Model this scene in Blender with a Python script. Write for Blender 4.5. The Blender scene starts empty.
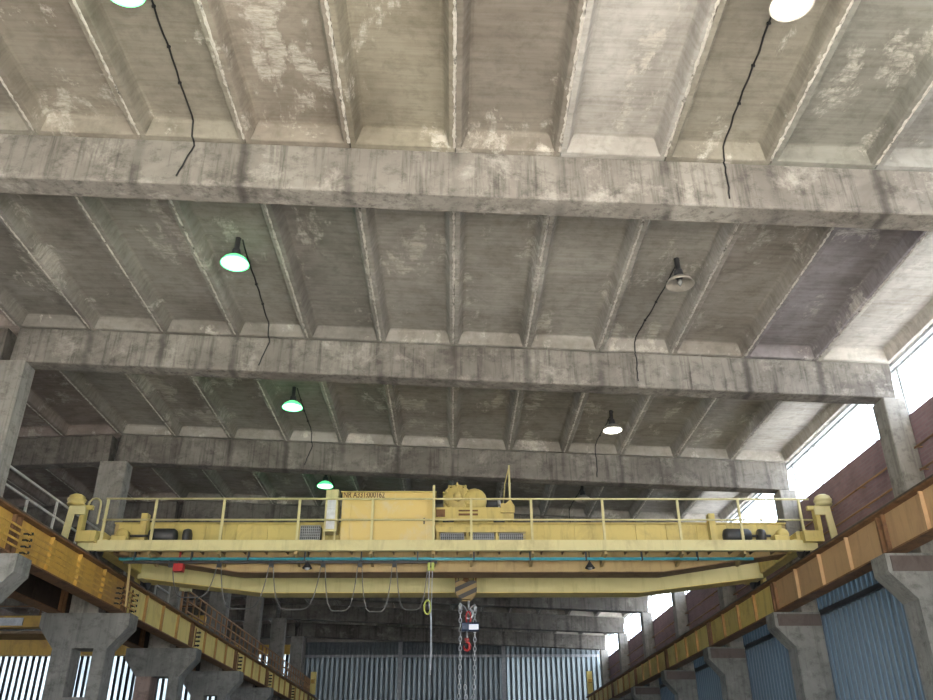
import bpy, bmesh, math, random
from mathutils import Vector, Matrix
random.seed(7)
SC = bpy.context.scene
COL = SC.collection
PI = math.pi

# ------------------------------------------------------------------ helpers
def link(o, parent=None):
    COL.objects.link(o)
    if parent is not None:
        o.parent = parent
    return o

def tag(o, label=None, cat=None, group=None, kind=None):
    if label: o['label'] = label
    if cat: o['category'] = cat
    if group: o['group'] = group
    if kind: o['kind'] = kind
    return o

def empty(name, loc=(0, 0, 0), rot=(0, 0, 0)):
    o = bpy.data.objects.new(name, None)
    o.empty_display_size = .2
    o.location = loc
    o.rotation_euler = rot
    return link(o)

class MB:
    """collects shapes, then links them as ONE mesh object"""
    def __init__(s):
        s.v = []; s.f = []; s.mi = []; s.cur = 0; s.sm = []; s.smooth = False
    def _add(s, vs, fs):
        n = len(s.v)
        s.v += [tuple(p) for p in vs]
        for f in fs:
            s.f.append([i + n for i in f]); s.mi.append(s.cur); s.sm.append(s.smooth)
        return s
    def box(s, x0, x1, y0, y1, z0, z1):
        vs = [(x, y, z) for x in (x0, x1) for y in (y0, y1) for z in (z0, z1)]
        return s._add(vs, [(0, 1, 3, 2), (4, 6, 7, 5), (0, 4, 5, 1), (2, 3, 7, 6), (0, 2, 6, 4), (1, 5, 7, 3)])
    def bbox(s, x0, x1, y0, y1, z0, z1, b):
        """box with chamfered edges along its longest axis"""
        dx, dy, dz = x1 - x0, y1 - y0, z1 - z0
        m = max(dx, dy, dz)
        def oc(a0, a1, c0, c1):
            return [(a0 + b, c0), (a1 - b, c0), (a1, c0 + b), (a1, c1 - b), (a1 - b, c1), (a0 + b, c1), (a0, c1 - b), (a0, c0 + b)]
        if m == dx: return s.prism(oc(y0, y1, z0, z1), 'X', x0, x1)
        if m == dy: return s.prism(oc(x0, x1, z0, z1), 'Y', y0, y1)
        return s.prism(oc(x0, x1, y0, y1), 'Z', z0, z1)
    def prism(s, poly, axis, a, b):
        def P(u, v, w):
            return (w, u, v) if axis == 'X' else (u, w, v) if axis == 'Y' else (u, v, w)
        n = len(poly)
        vs = [P(u, v, a) for u, v in poly] + [P(u, v, b) for u, v in poly]
        fs = [(i, (i + 1) % n, n + (i + 1) % n, n + i) for i in range(n)]
        fs += [tuple(range(n)), tuple(range(2 * n - 1, n - 1, -1))]
        return s._add(vs, fs)
    def tube(s, pts, r, n=8, closed=False, caps=True):
        pts = [Vector(p) for p in pts]
        m = len(pts)
        rr = r if isinstance(r, (list, tuple)) else [r] * m
        vs = []; prev = None
        for i, p in enumerate(pts):
            if closed: t = pts[(i + 1) % m] - pts[i - 1]
            elif i == 0: t = pts[1] - p
            elif i == m - 1: t = p - pts[i - 1]
            else: t = (pts[i + 1] - p).normalized() + (p - pts[i - 1]).normalized()
            if t.length < 1e-9: t = Vector((0, 0, 1))
            t.normalize()
            a = prev if prev is not None else (Vector((0, 0, 1)) if abs(t.z) < .9 else Vector((1, 0, 0)))
            u = (a - t * a.dot(t)).normalized(); w = t.cross(u); prev = u
            for k in range(n):
                q = 2 * PI * (k + .5) / n
                vs.append(p + (u * math.cos(q) + w * math.sin(q)) * rr[i])
        fs = []
        for i in range(m if closed else m - 1):
            j = (i + 1) % m
            for k in range(n):
                k2 = (k + 1) % n
                fs.append((i * n + k, i * n + k2, j * n + k2, j * n + k))
        if not closed and caps:
            fs.append(tuple(range(n))); fs.append(tuple(range(m * n - 1, (m - 1) * n - 1, -1)))
        o = s.smooth; s.smooth = n > 6; s._add(vs, fs); s.smooth = o
        return s
    def cyl(s, p0, p1, r, n=16):
        return s.tube([p0, p1], r, n)
    def lathe(s, prof, c=(0, 0, 0), n=24, axis='Z', cap=True):
        """prof: (radius, height) pairs along the axis"""
        vs = []
        for r, h in prof:
            for k in range(n):
                q = 2 * PI * k / n
                a, b = r * math.cos(q), r * math.sin(q)
                p = (a, b, h) if axis == 'Z' else (h, a, b) if axis == 'X' else (b, h, a)
                vs.append((c[0] + p[0], c[1] + p[1], c[2] + p[2]))
        fs = []
        for i in range(len(prof) - 1):
            for k in range(n):
                k2 = (k + 1) % n
                fs.append((i * n + k, i * n + k2, (i + 1) * n + k2, (i + 1) * n + k))
        if cap:
            m = len(prof)
            fs.append(tuple(range(n))); fs.append(tuple(range(m * n - 1, (m - 1) * n - 1, -1)))
        o = s.smooth; s.smooth = True; s._add(vs, fs); s.smooth = o
        return s
    def build(s, name, mats, parent=None, loc=None, rot=None, bevel=0, fixn=True):
        me = bpy.data.meshes.new(name)
        me.from_pydata(s.v, [], s.f)
        if not isinstance(mats, (list, tuple)): mats = [mats]
        for m in mats: me.materials.append(m)
        for p, mi, sm in zip(me.polygons, s.mi, s.sm):
            p.material_index = mi; p.use_smooth = sm
        if fixn:
            bm = bmesh.new(); bm.from_mesh(me)
            bmesh.ops.recalc_face_normals(bm, faces=bm.faces)
            bm.to_mesh(me); bm.free()
        me.update()
        o = bpy.data.objects.new(name, me)
        if loc is not None: o.location = loc
        if rot is not None: o.rotation_euler = rot
        if bevel:
            md = o.modifiers.new('bevel', 'BEVEL'); md.width = bevel; md.segments = 2; md.limit_method = 'ANGLE'
        return link(o, parent)

def copy_tree(o, parent=None):
    c = o.copy(); COL.objects.link(c); c.parent = parent
    for ch in list(o.children): copy_tree(ch, c)
    return c

# ------------------------------------------------------------------ materials
def newmat(name):
    m = bpy.data.materials.new(name); m.use_nodes = True
    nt = m.node_tree; nt.nodes.clear()
    out = nt.nodes.new('ShaderNodeOutputMaterial')
    b = nt.nodes.new('ShaderNodeBsdfPrincipled')
    nt.links.new(b.outputs[0], out.inputs[0])
    return m, nt, b, out

def N(nt, t, **kw):
    n = nt.nodes.new(t)
    for k, v in kw.items(): setattr(n, k, v)
    return n

def coords(nt, kind='Object', scale=(1, 1, 1)):
    tc = N(nt, 'ShaderNodeTexCoord')
    mp = N(nt, 'ShaderNodeMapping'); mp.inputs['Scale'].default_value = scale
    nt.links.new(tc.outputs[kind], mp.inputs[0])
    return mp.outputs[0]

def world_coords(nt, scale=(1, 1, 1)):
    g = N(nt, 'ShaderNodeNewGeometry')
    mp = N(nt, 'ShaderNodeMapping'); mp.inputs['Scale'].default_value = scale
    nt.links.new(g.outputs['Position'], mp.inputs[0])
    return mp.outputs[0]

def noise(nt, vec, scale, detail=4, rough=.6, dist=0.0):
    n = N(nt, 'ShaderNodeTexNoise')
    n.inputs['Scale'].default_value = scale; n.inputs['Detail'].default_value = detail
    n.inputs['Roughness'].default_value = rough; n.inputs['Distortion'].default_value = dist
    nt.links.new(vec, n.inputs['Vector'])
    return n.outputs['Fac']

def ramp(nt, fac, stops, interp='LINEAR'):
    r = N(nt, 'ShaderNodeValToRGB'); r.color_ramp.interpolation = interp
    els = r.color_ramp.elements
    while len(els) < len(stops): els.new(.5)
    for e, (p, c) in zip(els, stops):
        e.position = p
        e.color = (c, c, c, 1) if isinstance(c, (int, float)) else (*c, 1)
    nt.links.new(fac, r.inputs[0])
    return r.outputs[0]

def mix(nt, a, b, fac, mode='MIX'):
    m = N(nt, 'ShaderNodeMix', data_type='RGBA', blend_type=mode)
    def put(sock, v):
        if isinstance(v, bpy.types.NodeSocket): nt.links.new(v, sock)
        elif isinstance(v, (int, float)): sock.default_value = v
        else: sock.default_value = (*v, 1)
    put(m.inputs[0], fac)
    put(m.inputs[6], a); put(m.inputs[7], b)
    return m.outputs[2]

def bump(nt, bsdf, h, strength=.4, dist=.02):
    b = N(nt, 'ShaderNodeBump'); b.inputs['Strength'].default_value = strength
    b.inputs['Distance'].default_value = dist
    nt.links.new(h, b.inputs['Height']); nt.links.new(b.outputs[0], bsdf.inputs['Normal'])

def mat_concrete(name, base, dark, pale, streak=.5, pale_amt=.5, rough=.92, streak_scale=(5.5, 5.5, .3), joints=False):
    """board-marked, stained concrete"""
    m, nt, b, out = newmat(name)
    w = world_coords(nt)
    big = noise(nt, w, .55, 5, .65, .6)
    fine = noise(nt, w, 9, 6, .7)
    st = noise(nt, world_coords(nt, streak_scale), 1.6, 6, .7, 0)
    pat = noise(nt, w, 1.3, 8, .75, .2)
    c = mix(nt, dark, base, ramp(nt, big, [(.30, 0.0), (.62, 1.0)]))
    c = mix(nt, c, tuple(x * .45 for x in dark), ramp(nt, st, [(.50, 0.0), (.72, streak)]))
    c = mix(nt, c, pale, ramp(nt, pat, [(.54, 0.0), (.68, pale_amt)]))
    c = mix(nt, c, (.5, .5, .5), ramp(nt, fine, [(.35, .0), (.7, .5)]), 'OVERLAY')
    c = mix(nt, c, (.04, .036, .03), ramp(nt, noise(nt, world_coords(nt, (1, 1, 1.4)), 3.0, 9, .78), [(.50, 0.0), (.66, .55)]))
    if joints:
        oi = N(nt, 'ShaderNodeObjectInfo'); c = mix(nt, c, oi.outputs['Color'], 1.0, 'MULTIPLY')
        # water stains that ran down from the slab joints, and a pale lime band under the slabs
        sx = N(nt, 'ShaderNodeSeparateXYZ'); nt.links.new(w, sx.inputs[0])
        wob = noise(nt, world_coords(nt, (1, 1, 4)), 1.5, 4, .6)
        def M(op, a, v):
            q = N(nt, 'ShaderNodeMath', operation=op)
            nt.links.new(a, q.inputs[0])
            if isinstance(v, bpy.types.NodeSocket): nt.links.new(v, q.inputs[1])
            else: q.inputs[1].default_value = v
            return q.outputs[0]
        u = M('ADD', M('DIVIDE', sx.outputs[0], 1.5), M('MULTIPLY', M('SUBTRACT', wob, .5), .12))
        f = M('ABSOLUTE', M('SUBTRACT', M('FRACT', M('ADD', u, 100.487), 0), .5), 0)
        k = M('MULTIPLY', ramp(nt, f, [(0.0, 1.0), (.03, .8), (.07, 0.0)]), ramp(nt, noise(nt, world_coords(nt, (.8, 1, .8)), 1.0, 3, .5), [(.38, 0.1), (.6, .75)]))
        c = mix(nt, c, tuple(x * .3 for x in dark), k)
    nt.links.new(c, b.inputs['Base Color'])
    b.inputs['Roughness'].default_value = rough
    bump(nt, b, fine, .35, .015)
    return m

def mat_panel():
    """underside of the ribbed roof slabs: board marks, lime blooms, tint per slab"""
    m, nt, b, out = newmat('roof_slab_concrete')
    w = world_coords(nt)
    oi = N(nt, 'ShaderNodeObjectInfo')
    big = noise(nt, w, .5, 5, .62, .5)
    boards = noise(nt, world_coords(nt, (.8, 13, .3)), 1.0, 4, .6, 0)
    mot = noise(nt, w, 4.5, 6, .72, .3)
    bloom = noise(nt, world_coords(nt, (1.25, .6, 1)), .95, 10, .72, .25)
    bloomd = noise(nt, world_coords(nt, (3, 10, 3)), 1.0, 6, .8, 0)
    c = oi.outputs['Color']
    c = mix(nt, mix(nt, c, (.62, .6, .58), 1.0, 'MULTIPLY'), c, ramp(nt, big, [(.32, 0.0), (.62, 1.0)]))
    c = mix(nt, c, mix(nt, c, (.70, .68, .64), 1.0, 'MULTIPLY'), ramp(nt, boards, [(.42, 0.0), (.62, .45)]))
    c = mix(nt, c, mix(nt, c, (.72, .72, .70), 1.0, 'MULTIPLY'), ramp(nt, mot, [(.46, 0.0), (.66, .8)]))
    mul = N(nt, 'ShaderNodeMath', operation='MULTIPLY')
    nt.links.new(ramp(nt, bloom, [(.555, 0.0), (.60, 1.0)]), mul.inputs[0])
    nt.links.new(ramp(nt, bloomd, [(.38, 0.0), (.62, .75)]), mul.inputs[1])
    c = mix(nt, c, (.62, .58, .52), mul.outputs[0])
    nt.links.new(c, b.inputs['Base Color'])
    b.inputs['Roughness'].default_value = .93
    bump(nt, b, boards, .35, .02)
    return m

def mat_grout():
    m, nt, b, out = newmat('roof_slab_mortar')
    w = world_coords(nt, (7, 5, 7))
    n1 = noise(nt, w, 1, 6, .75)
    nt.links.new(ramp(nt, n1, [(.33, (.10, .09, .08)), (.46, (.50, .46, .41)), (.7, (.72, .68, .62))]), b.inputs['Base Color'])
    b.inputs['Roughness'].default_value = .95
    return m

def mat_paint(name, base, worn, amt=.5, scale=1.2, rough=.5, streak=True, metal=0.0, spec=.4):
    """old paint with dirt and rust breaking through"""
    m, nt, b, out = newmat(name)
    w = world_coords(nt)
    n1 = noise(nt, w, scale, 7, .7, .6)
    n2 = noise(nt, world_coords(nt, (4, 4, .6)), 1.1, 5, .65, .2)
    n3 = noise(nt, w, 14, 3, .6)
    c = mix(nt, base, worn, ramp(nt, n1, [(.50, 0.0), (.66, amt)]))
    if streak:
        c = mix(nt, c, tuple(x * .55 for x in worn), ramp(nt, n2, [(.52, 0.0), (.74, amt * .8)]))
    c = mix(nt, c, (.5, .5, .5), ramp(nt, n3, [(.3, 0.0), (.7, .35)]), 'OVERLAY')
    nt.links.new(c, b.inputs['Base Color'])
    b.inputs['Roughness'].default_value = rough; b.inputs['Metallic'].default_value = metal
    b.inputs['Specular IOR Level'].default_value = spec
    return m

def mat_plain(name, col, rough=.6, metal=0.0):
    m, nt, b, out = newmat(name)
    n1 = noise(nt, world_coords(nt), 6, 4, .6)
    nt.links.new(mix(nt, tuple(x * .75 for x in col), col, ramp(nt, n1, [(.35, 0.0), (.65, 1.0)])), b.inputs['Base Color'])
    b.inputs['Roughness'].default_value = rough; b.inputs['Metallic'].default_value = metal
    return m

def mat_emit(name, col, strength, base=(.8, .8, .8)):
    m, nt, b, out = newmat(name)
    b.inputs['Base Color'].default_value = (*base, 1)
    b.inputs['Emission Color'].default_value = (*col, 1)
    b.inputs['Emission Strength'].default_value = strength
    return m

def mat_window_glass():
    """dusty thin glazing"""
    m, nt, b, out = newmat('dusty_window_glass')
    nt.nodes.remove(b)
    tr = N(nt, 'ShaderNodeBsdfTransparent'); tr.inputs[0].default_value = (.93, .96, 1, 1)
    tl = N(nt, 'ShaderNodeBsdfTranslucent'); tl.inputs[0].default_value = (.9, .94, 1, 1)
    gl = N(nt, 'ShaderNodeBsdfGlossy'); gl.inputs['Roughness'].default_value = .15
    m1 = N(nt, 'ShaderNodeMixShader'); m1.inputs[0].default_value = .18
    m2 = N(nt, 'ShaderNodeMixShader'); m2.inputs[0].default_value = .05
    nt.links.new(tr.outputs[0], m1.inputs[1]); nt.links.new(tl.outputs[0], m1.inputs[2])
    nt.links.new(m1.outputs[0], m2.inputs[1]); nt.links.new(gl.outputs[0], m2.inputs[2])
    nt.links.new(m2.outputs[0], out.inputs[0])
    return m

def mat_channel_glass(name, col, trans, tfac, dirt=.5):
    """grimy U-profile glazing: daylight comes through dull"""
    m, nt, b, out = newmat(name)
    n1 = noise(nt, world_coords(nt, (1, 1, .35)), .8, 5, .65, .4)
    n2 = noise(nt, world_coords(nt), .35, 3, .6)
    c = mix(nt, col, tuple(x * .45 for x in col), ramp(nt, n1, [(.4, 0.0), (.7, dirt)]))
    nt.links.new(c, b.inputs['Base Color']); b.inputs['Roughness'].default_value = .45
    tl = N(nt, 'ShaderNodeBsdfTranslucent')
    nt.links.new(mix(nt, trans, tuple(x * .3 for x in trans), ramp(nt, n2, [(.4, 0.0), (.65, dirt)])), tl.inputs[0])
    ms = N(nt, 'ShaderNodeMixShader'); ms.inputs[0].default_value = tfac
    nt.links.new(b.outputs[0], ms.inputs[1]); nt.links.new(tl.outputs[0], ms.inputs[2])
    nt.links.new(ms.outputs[0], out.inputs[0])
    return m

def mat_brick(name, c1, c2, mortar):
    m, nt, b, out = newmat(name)
    g = N(nt, 'ShaderNodeNewGeometry'); sx = N(nt, 'ShaderNodeSeparateXYZ'); cb = N(nt, 'ShaderNodeCombineXYZ')
    nt.links.new(g.outputs['Position'], sx.inputs[0])
    ad = N(nt, 'ShaderNodeMath', operation='ADD')
    nt.links.new(sx.outputs[0], ad.inputs[0]); nt.links.new(sx.outputs[1], ad.inputs[1])
    nt.links.new(ad.outputs[0], cb.inputs[0]); nt.links.new(sx.outputs[2], cb.inputs[1])
    br = N(nt, 'ShaderNodeTexBrick')
    br.inputs['Color1'].default_value = (*c1, 1); br.inputs['Color2'].default_value = (*c2, 1)
    br.inputs['Mortar'].default_value = (*mortar, 1); br.inputs['Scale'].default_value = 1
    br.inputs['Brick Width'].default_value = .26; br.inputs['Row Height'].default_value = .078
    br.inputs['Mortar Size'].default_value = .008
    nt.links.new(cb.outputs[0], br.inputs['Vector'])
    n1 = noise(nt, world_coords(nt), .9, 6, .7)
    c = mix(nt, br.outputs[0], tuple(x * .5 for x in c1), ramp(nt, n1, [(.45, 0.0), (.7, .6)]))
    nt.links.new(c, b.inputs['Base Color']); b.inputs['Roughness'].default_value = .9
    return m

M_panel = mat_panel()
M_grout = mat_grout()
M_beam = mat_concrete('beam_concrete', (.32, .30, .275), (.15, .135, .122), (.56, .53, .49), .85, .6, joints=True)
M_col = mat_concrete('column_concrete', (.33, .31, .28), (.20, .185, .165), (.46, .44, .40), .6, .4)
M_colblue = mat_concrete('lower_column_concrete', (.25, .245, .23), (.14, .14, .13), (.38, .37, .35), .55, .45)
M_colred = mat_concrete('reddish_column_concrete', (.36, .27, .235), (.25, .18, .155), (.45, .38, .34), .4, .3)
M_floor = mat_concrete('floor_concrete', (.27, .255, .23), (.20, .19, .17), (.33, .31, .29), .2, .4)
M_yard = mat_concrete('yard_concrete', (.50, .48, .44), (.40, .385, .35), (.55, .53, .5), .2, .4)
M_roof = mat_plain('roof_felt', (.12, .12, .12), .9)
M_cranepale = mat_paint('pale_yellow_paint', (.66, .59, .31), (.42, .35, .18), .5, .9, .45)
M_crane = mat_paint('yellow_paint', (.60, .48, .17), (.36, .27, .11), .6, 1.0, .45)
M_cabinet = mat_paint('cabinet_yellow_paint', (.70, .53, .20), (.68, .61, .42), .8, .8, .5, streak=False)
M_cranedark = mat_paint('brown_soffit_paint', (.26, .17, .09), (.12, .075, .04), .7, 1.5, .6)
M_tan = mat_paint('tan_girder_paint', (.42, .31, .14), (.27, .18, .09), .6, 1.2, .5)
M_olive = mat_paint('pale_girder_paint', (.56, .50, .25), (.42, .37, .17), .5, .7, .5)
M_run = mat_paint('runway_orange_paint', (.66, .41, .09), (.38, .21, .07), .6, .8, .5)
M_runpale = mat_paint('runway_pale_paint', (.74, .60, .20), (.45, .30, .10), .6, 1.0, .5)
M_runright = mat_paint('runway_flare_tan_paint', (.56, .37, .20), (.44, .28, .16), .6, .9, .5)  # tan paint; the pink of lens flare is put into its colour
M_stiff = mat_paint('stiffener_paint', (.42, .24, .08), (.24, .13, .06), .7, 2.0, .6)
M_rustshade = mat_paint('shaded_rusty_steel', (.055, .04, .032), (.03, .02, .018), .6, 2.5, .8)  # rusty steel darkened in colour to stand for its backlit shade
M_rust = mat_paint('rusty_steel', (.22, .115, .055), (.10, .055, .035), .8, 2.5, .75)
M_band = mat_paint('brown_black_channel', (.12, .095, .085), (.07, .05, .045), .6, 2.5, .7)
M_rail = mat_paint('rail_steel', (.10, .08, .07), (.05, .035, .03), .7, 3, .5)
M_black = mat_plain('black_rubber', (.02, .02, .022), .6)
M_dark = mat_plain('dark_steel', (.06, .06, .065), .5, .4)
M_railwhite = mat_paint('white_railing_paint', (.58, .56, .54), (.34, .26, .2), .5, 3, .5)
M_railbrown = mat_paint('brown_railing_paint', (.36, .20, .10), (.18, .09, .05), .6, 3, .6)
M_blue = mat_plain('blue_conduit', (.05, .33, .42), .4)
M_red = mat_plain('red_paint', (.45, .03, .03), .45)
M_grille = mat_plain('grille_steel', (.36, .37, .39), .5)
M_silver = mat_plain('galvanised_chain', (.52, .54, .58), .35, .6)
M_white = mat_plain('white_plastic', (.8, .8, .82), .5)
M_navy = mat_plain('dark_blue_case', (.03, .05, .10), .5)
M_cable = mat_plain('grey_hose', (.16, .155, .15), .6)
M_fluo = mat_plain('yellow_green_cable', (.50, .55, .12), .5)
M_glass = mat_window_glass()
M_frame = mat_plain('pale_window_frame', (.62, .66, .68), .5)
M_chright = mat_channel_glass('blue_channel_glass', (.10, .14, .17), (.10, .17, .25), .09)
M_chend = mat_channel_glass('end_wall_channel_glass', (.17, .20, .22), (.20, .24, .27), .05)
M_chlit = mat_channel_glass('lit_channel_glass', (.55, .62, .68), (.7, .85, .95), .20, .5)
M_slot = mat_plain('dark_glazing_slot', (.04, .05, .06), .6)
M_brick = mat_brick('glare_purple_brick', (.30, .19, .20), (.24, .155, .17), (.27, .21, .22))  # reddish brick, lightened and purpled in colour for window glare
M_brickgrey = mat_brick('grey_brick', (.25, .22, .2), (.2, .18, .17), (.3, .29, .28))
M_text = mat_plain('dark_red_brown_lettering', (.09, .03, .02), .6)
M_shade_off = mat_plain('unlit_shade_enamel', (.34, .31, .27), .35, .2)
M_shade_on = mat_emit('lit_green_shade', (.10, 1.0, .35), 1.3, (.3, .8, .45))
M_bulb_on = mat_emit('lit_bulb', (.62, 1.0, .74), 6)
M_bulbwhite_on = mat_emit('lit_white_bulb', (1.0, 1.0, .9), 9)
M_bulb_off = mat_plain('dark_bulb_glass', (.25, .25, .24), .15)

# stripes of the hook block: 45 degree bands
def mat_stripes():
    m, nt, b, out = newmat('hazard_stripes')
    v = coords(nt, 'Object')
    sx = N(nt, 'ShaderNodeSeparateXYZ'); nt.links.new(v, sx.inputs[0])
    k = N(nt, 'ShaderNodeMath', operation='MULTIPLY'); nt.links.new(sx.outputs[0], k.inputs[0]); k.inputs[1].default_value = .45
    a = N(nt, 'ShaderNodeMath', operation='SUBTRACT'); nt.links.new(sx.outputs[2], a.inputs[0]); nt.links.new(k.outputs[0], a.inputs[1])
    d = N(nt, 'ShaderNodeMath', operation='MULTIPLY'); nt.links.new(a.outputs[0], d.inputs[0]); d.inputs[1].default_value = 4.4
    fr = N(nt, 'ShaderNodeMath', operation='FRACT'); nt.links.new(d.outputs[0], fr.inputs[0])
    nt.links.new(ramp(nt, fr.outputs[0], [(0, (.03, .025, .02)), (.5, (.27, .18, .06))], 'CONSTANT'), b.inputs['Base Color'])
    b.inputs['Roughness'].default_value = .5
    return m
M_stripe = mat_stripes()

# ------------------------------------------------------------------ dimensions
SL = .0431                       # roof slope
def zt(x):                       # underside of the slab ribs = top of the beams
    return 9.632 - SL * x if x > -9 else 9.632 + SL * 9 - SL * (-9 - x)
BY = [3.58 + 6 * i for i in range(9)]          # beam axes 3.58 ... 51.58 ; index 1 is the first one in view
XR = 9.12; XL = -33.0; YE = 54.5; YR = -2.42
ANG = math.atan(SL)
ORD = ['', 'nearest', 'second', 'third', 'fourth', 'fifth', 'sixth', 'seventh', 'eighth', 'ninth', 'tenth', 'eleventh']

# ------------------------------------------------------------------ ceiling slabs
def slab_mesh(seed):
    rnd = random.Random(seed)
    b = MB(); hx, hy, d = .742, 2.985, .25
    r = [(-hx, -hy, 0), (hx, -hy, 0), (hx, hy, 0), (-hx, hy, 0)]
    i1 = [(-hx + .075, -hy + .265, 0), (hx - .075, -hy + .265, 0), (hx - .075, hy - .265, 0), (-hx + .075, hy - .265, 0)]
    i2 = [(-hx + .175, -hy + .345, d), (hx - .175, -hy + .345, d), (hx - .175, hy - .345, d), (-hx + .175, hy - .345, d)]
    def ring(ix, iy, z): return [(-hx + ix, -hy + iy, z), (hx - ix, -hy + iy, z), (hx - ix, hy - iy, z), (-hx + ix, hy - iy, z)]
    t = [(x, y, d + .06) for x, y, z in r]
    i1 = ring(.070, .262, 0); i15 = ring(.085, .275, .02); i16 = ring(.142, .322, .20); i17 = ring(.165, .345, .237); i2 = ring(.20, .38, d)
    vs = r + i1 + i15 + i16 + i17 + i2 + t; fs = []
    for k in range(4):
        k2 = (k + 1) % 4
        for q in range(5): fs.append((4 * q + k, 4 * q + k2, 4 * q + 4 + k2, 4 * q + 4 + k))
        fs.append((k, k2, 24 + k2, 24 + k))
    fs += [(20, 21, 22, 23), (24, 25, 26, 27)]
    b._add(vs, fs)
    # ragged mortar squeezed out of the joint
    b.cur = 1
    n = 120; e = []
    for i in range(n + 1):
        y = -hy + .27 + (2 * hy - .54) * i / n
        w = max(.006, rnd.gauss(.024, .007)); z = -rnd.uniform(.004, .022)
        e.append((y, w, z, rnd.uniform(-.006, .006)))
    vs = []
    for y, w, z, o in e:
        vs += [(hx + o - w, y, .0005), (hx + o, y, z), (hx + o + w * .6, y, .0005)]
    fs = []
    for i in range(n):
        a = 3 * i
        fs += [(a, a + 1, a + 4, a + 3), (a + 1, a + 2, a + 5, a + 4)]
    b._add(vs, fs)
    o = b.build('roof_slab', [M_panel, M_grout], fixn=False)
    me = o.data
    bm = bmesh.new(); bm.from_mesh(me); bmesh.ops.recalc_face_normals(bm, faces=bm.faces); bm.to_mesh(me); bm.free()
    bpy.data.objects.remove(o)
    return me
SLABS = [slab_mesh(s) for s in (1, 2, 3, 4)]
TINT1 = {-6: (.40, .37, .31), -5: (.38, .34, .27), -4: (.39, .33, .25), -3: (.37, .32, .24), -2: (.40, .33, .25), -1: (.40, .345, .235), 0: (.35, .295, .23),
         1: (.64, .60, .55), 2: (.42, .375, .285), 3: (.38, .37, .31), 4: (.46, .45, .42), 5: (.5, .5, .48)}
bays = [(YR + 6 * i + 0.01, YR + 6 * i + 3.0) for i in range(10)]
rnd = random.Random(5)
for bi in range(10):
    yc = .58 + 6 * bi
    last = yc > 54
    if last: yc = 53.06
    bay = empty('ceiling', (0, yc, 0)); tag(bay, kind='structure')
    bay['label'] = 'concrete ribbed roof slabs, %s bay of the roof from the camera end' % (ORD[bi + 1] if bi else 'very first')
    for k in range(-6, 6):
        xc = .02 + 1.5 * k + .75
        p = bpy.data.objects.new('roof_slab', SLABS[rnd.randrange(4)])
        p.location = (xc, 0, zt(xc) + .003); p.rotation_euler = (0, ANG, 0 if rnd.random() < 2 else PI)
        if bi in (0, 1):
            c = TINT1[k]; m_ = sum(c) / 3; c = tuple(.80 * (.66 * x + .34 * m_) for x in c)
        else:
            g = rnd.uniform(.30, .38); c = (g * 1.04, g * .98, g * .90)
            fc = 1.7 if k == 5 or (k == 4 and rnd.random() < .5) else 1.0; c = tuple(min(.68, x * fc) for x in c)  # slabs next to the right windows lightened: window light put into their colour
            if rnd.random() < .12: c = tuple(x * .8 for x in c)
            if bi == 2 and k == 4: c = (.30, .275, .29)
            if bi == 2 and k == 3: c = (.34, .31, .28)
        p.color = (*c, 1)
        link(p, bay)
    if bi >= 2:
        for k in range(0, 10 if bi < 6 else 16):
            xc = -9.75 - 1.5 * k
            p = bpy.data.objects.new('roof_slab', SLABS[rnd.randrange(4)])
            p.location = (xc, 0, zt(xc) + .003); p.rotation_euler = (0, -ANG, 0)
            g = rnd.uniform(.30, .40); p.color = (g * 1.12, g * .95, g * .88, 1)
            link(p, bay)
    if last:
        for p in bay.children: p.scale = (1, .485, 1)
# unseen deck added over the slabs to stop light leaking through joints
b = MB()
b.prism([(-9.0, zt(-9) + .33), (9.35, zt(9.35) + .33), (9.35, zt(9.35) + .48), (-9.0, zt(-9) + .48)], 'Y', YR, YE)
b.prism([(-9.0, zt(-9) + .33), (-9.0, zt(-9) + .48), (XL - .2, zt(XL) + .48), (XL - .2, zt(XL) + .33)], 'Y', YR, YE)
tag(b.build('ceiling', M_roof), kind='structure', label='flat unseen deck added over the roof slabs to block light')

# ------------------------------------------------------------------ roof beams
def beam_label(i):
    return {0: 'stained concrete roof beam overhead, behind the upper edge of the view',
            1: 'thick stained concrete roof beam nearest the camera, spanning the whole width',
            2: 'stained concrete roof beam, second from the camera, between two columns',
            3: 'darker concrete roof beam, third from the camera, just above the crane railing',
            4: 'concrete roof beam directly behind the yellow crane cabinet, fourth from the camera',
            5: 'concrete roof beam hidden low behind the crane girders, fifth from the camera',
            6: 'concrete roof beam just under the pale crane girder, sixth from the camera',
            7: 'concrete roof beam, seventh from the camera, in the far hall',
            8: 'last concrete roof beam, right above the glazed end wall'}[i]
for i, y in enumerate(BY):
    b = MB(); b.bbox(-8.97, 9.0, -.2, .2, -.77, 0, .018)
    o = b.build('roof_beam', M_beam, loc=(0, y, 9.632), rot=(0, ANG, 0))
    depth_dim = (.9, .95, .85, .68, .6, .6, .6, .62, .62)[i]; o.color = (depth_dim, depth_dim * .985, depth_dim * .96, 1)  # light falloff along the hall painted into each beam's colour
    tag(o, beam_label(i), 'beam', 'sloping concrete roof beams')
    if i >= 2:
        b = MB(); b.bbox(-23.9, -.21, -.2, .2, -.77, 0, .018)
        o = b.build('roof_beam', M_beam, loc=(-9, y, zt(-9) - .0), rot=(0, -ANG, 0))
        o.color = (.6, .58, .56, 1)
        tag(o, 'concrete roof beam of the left aisle, %s from the camera, continuing past the column line' % ORD[i], 'beam', 'left aisle roof beams')
    # column heads (short pads under the beam ends are part of the columns)

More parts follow.
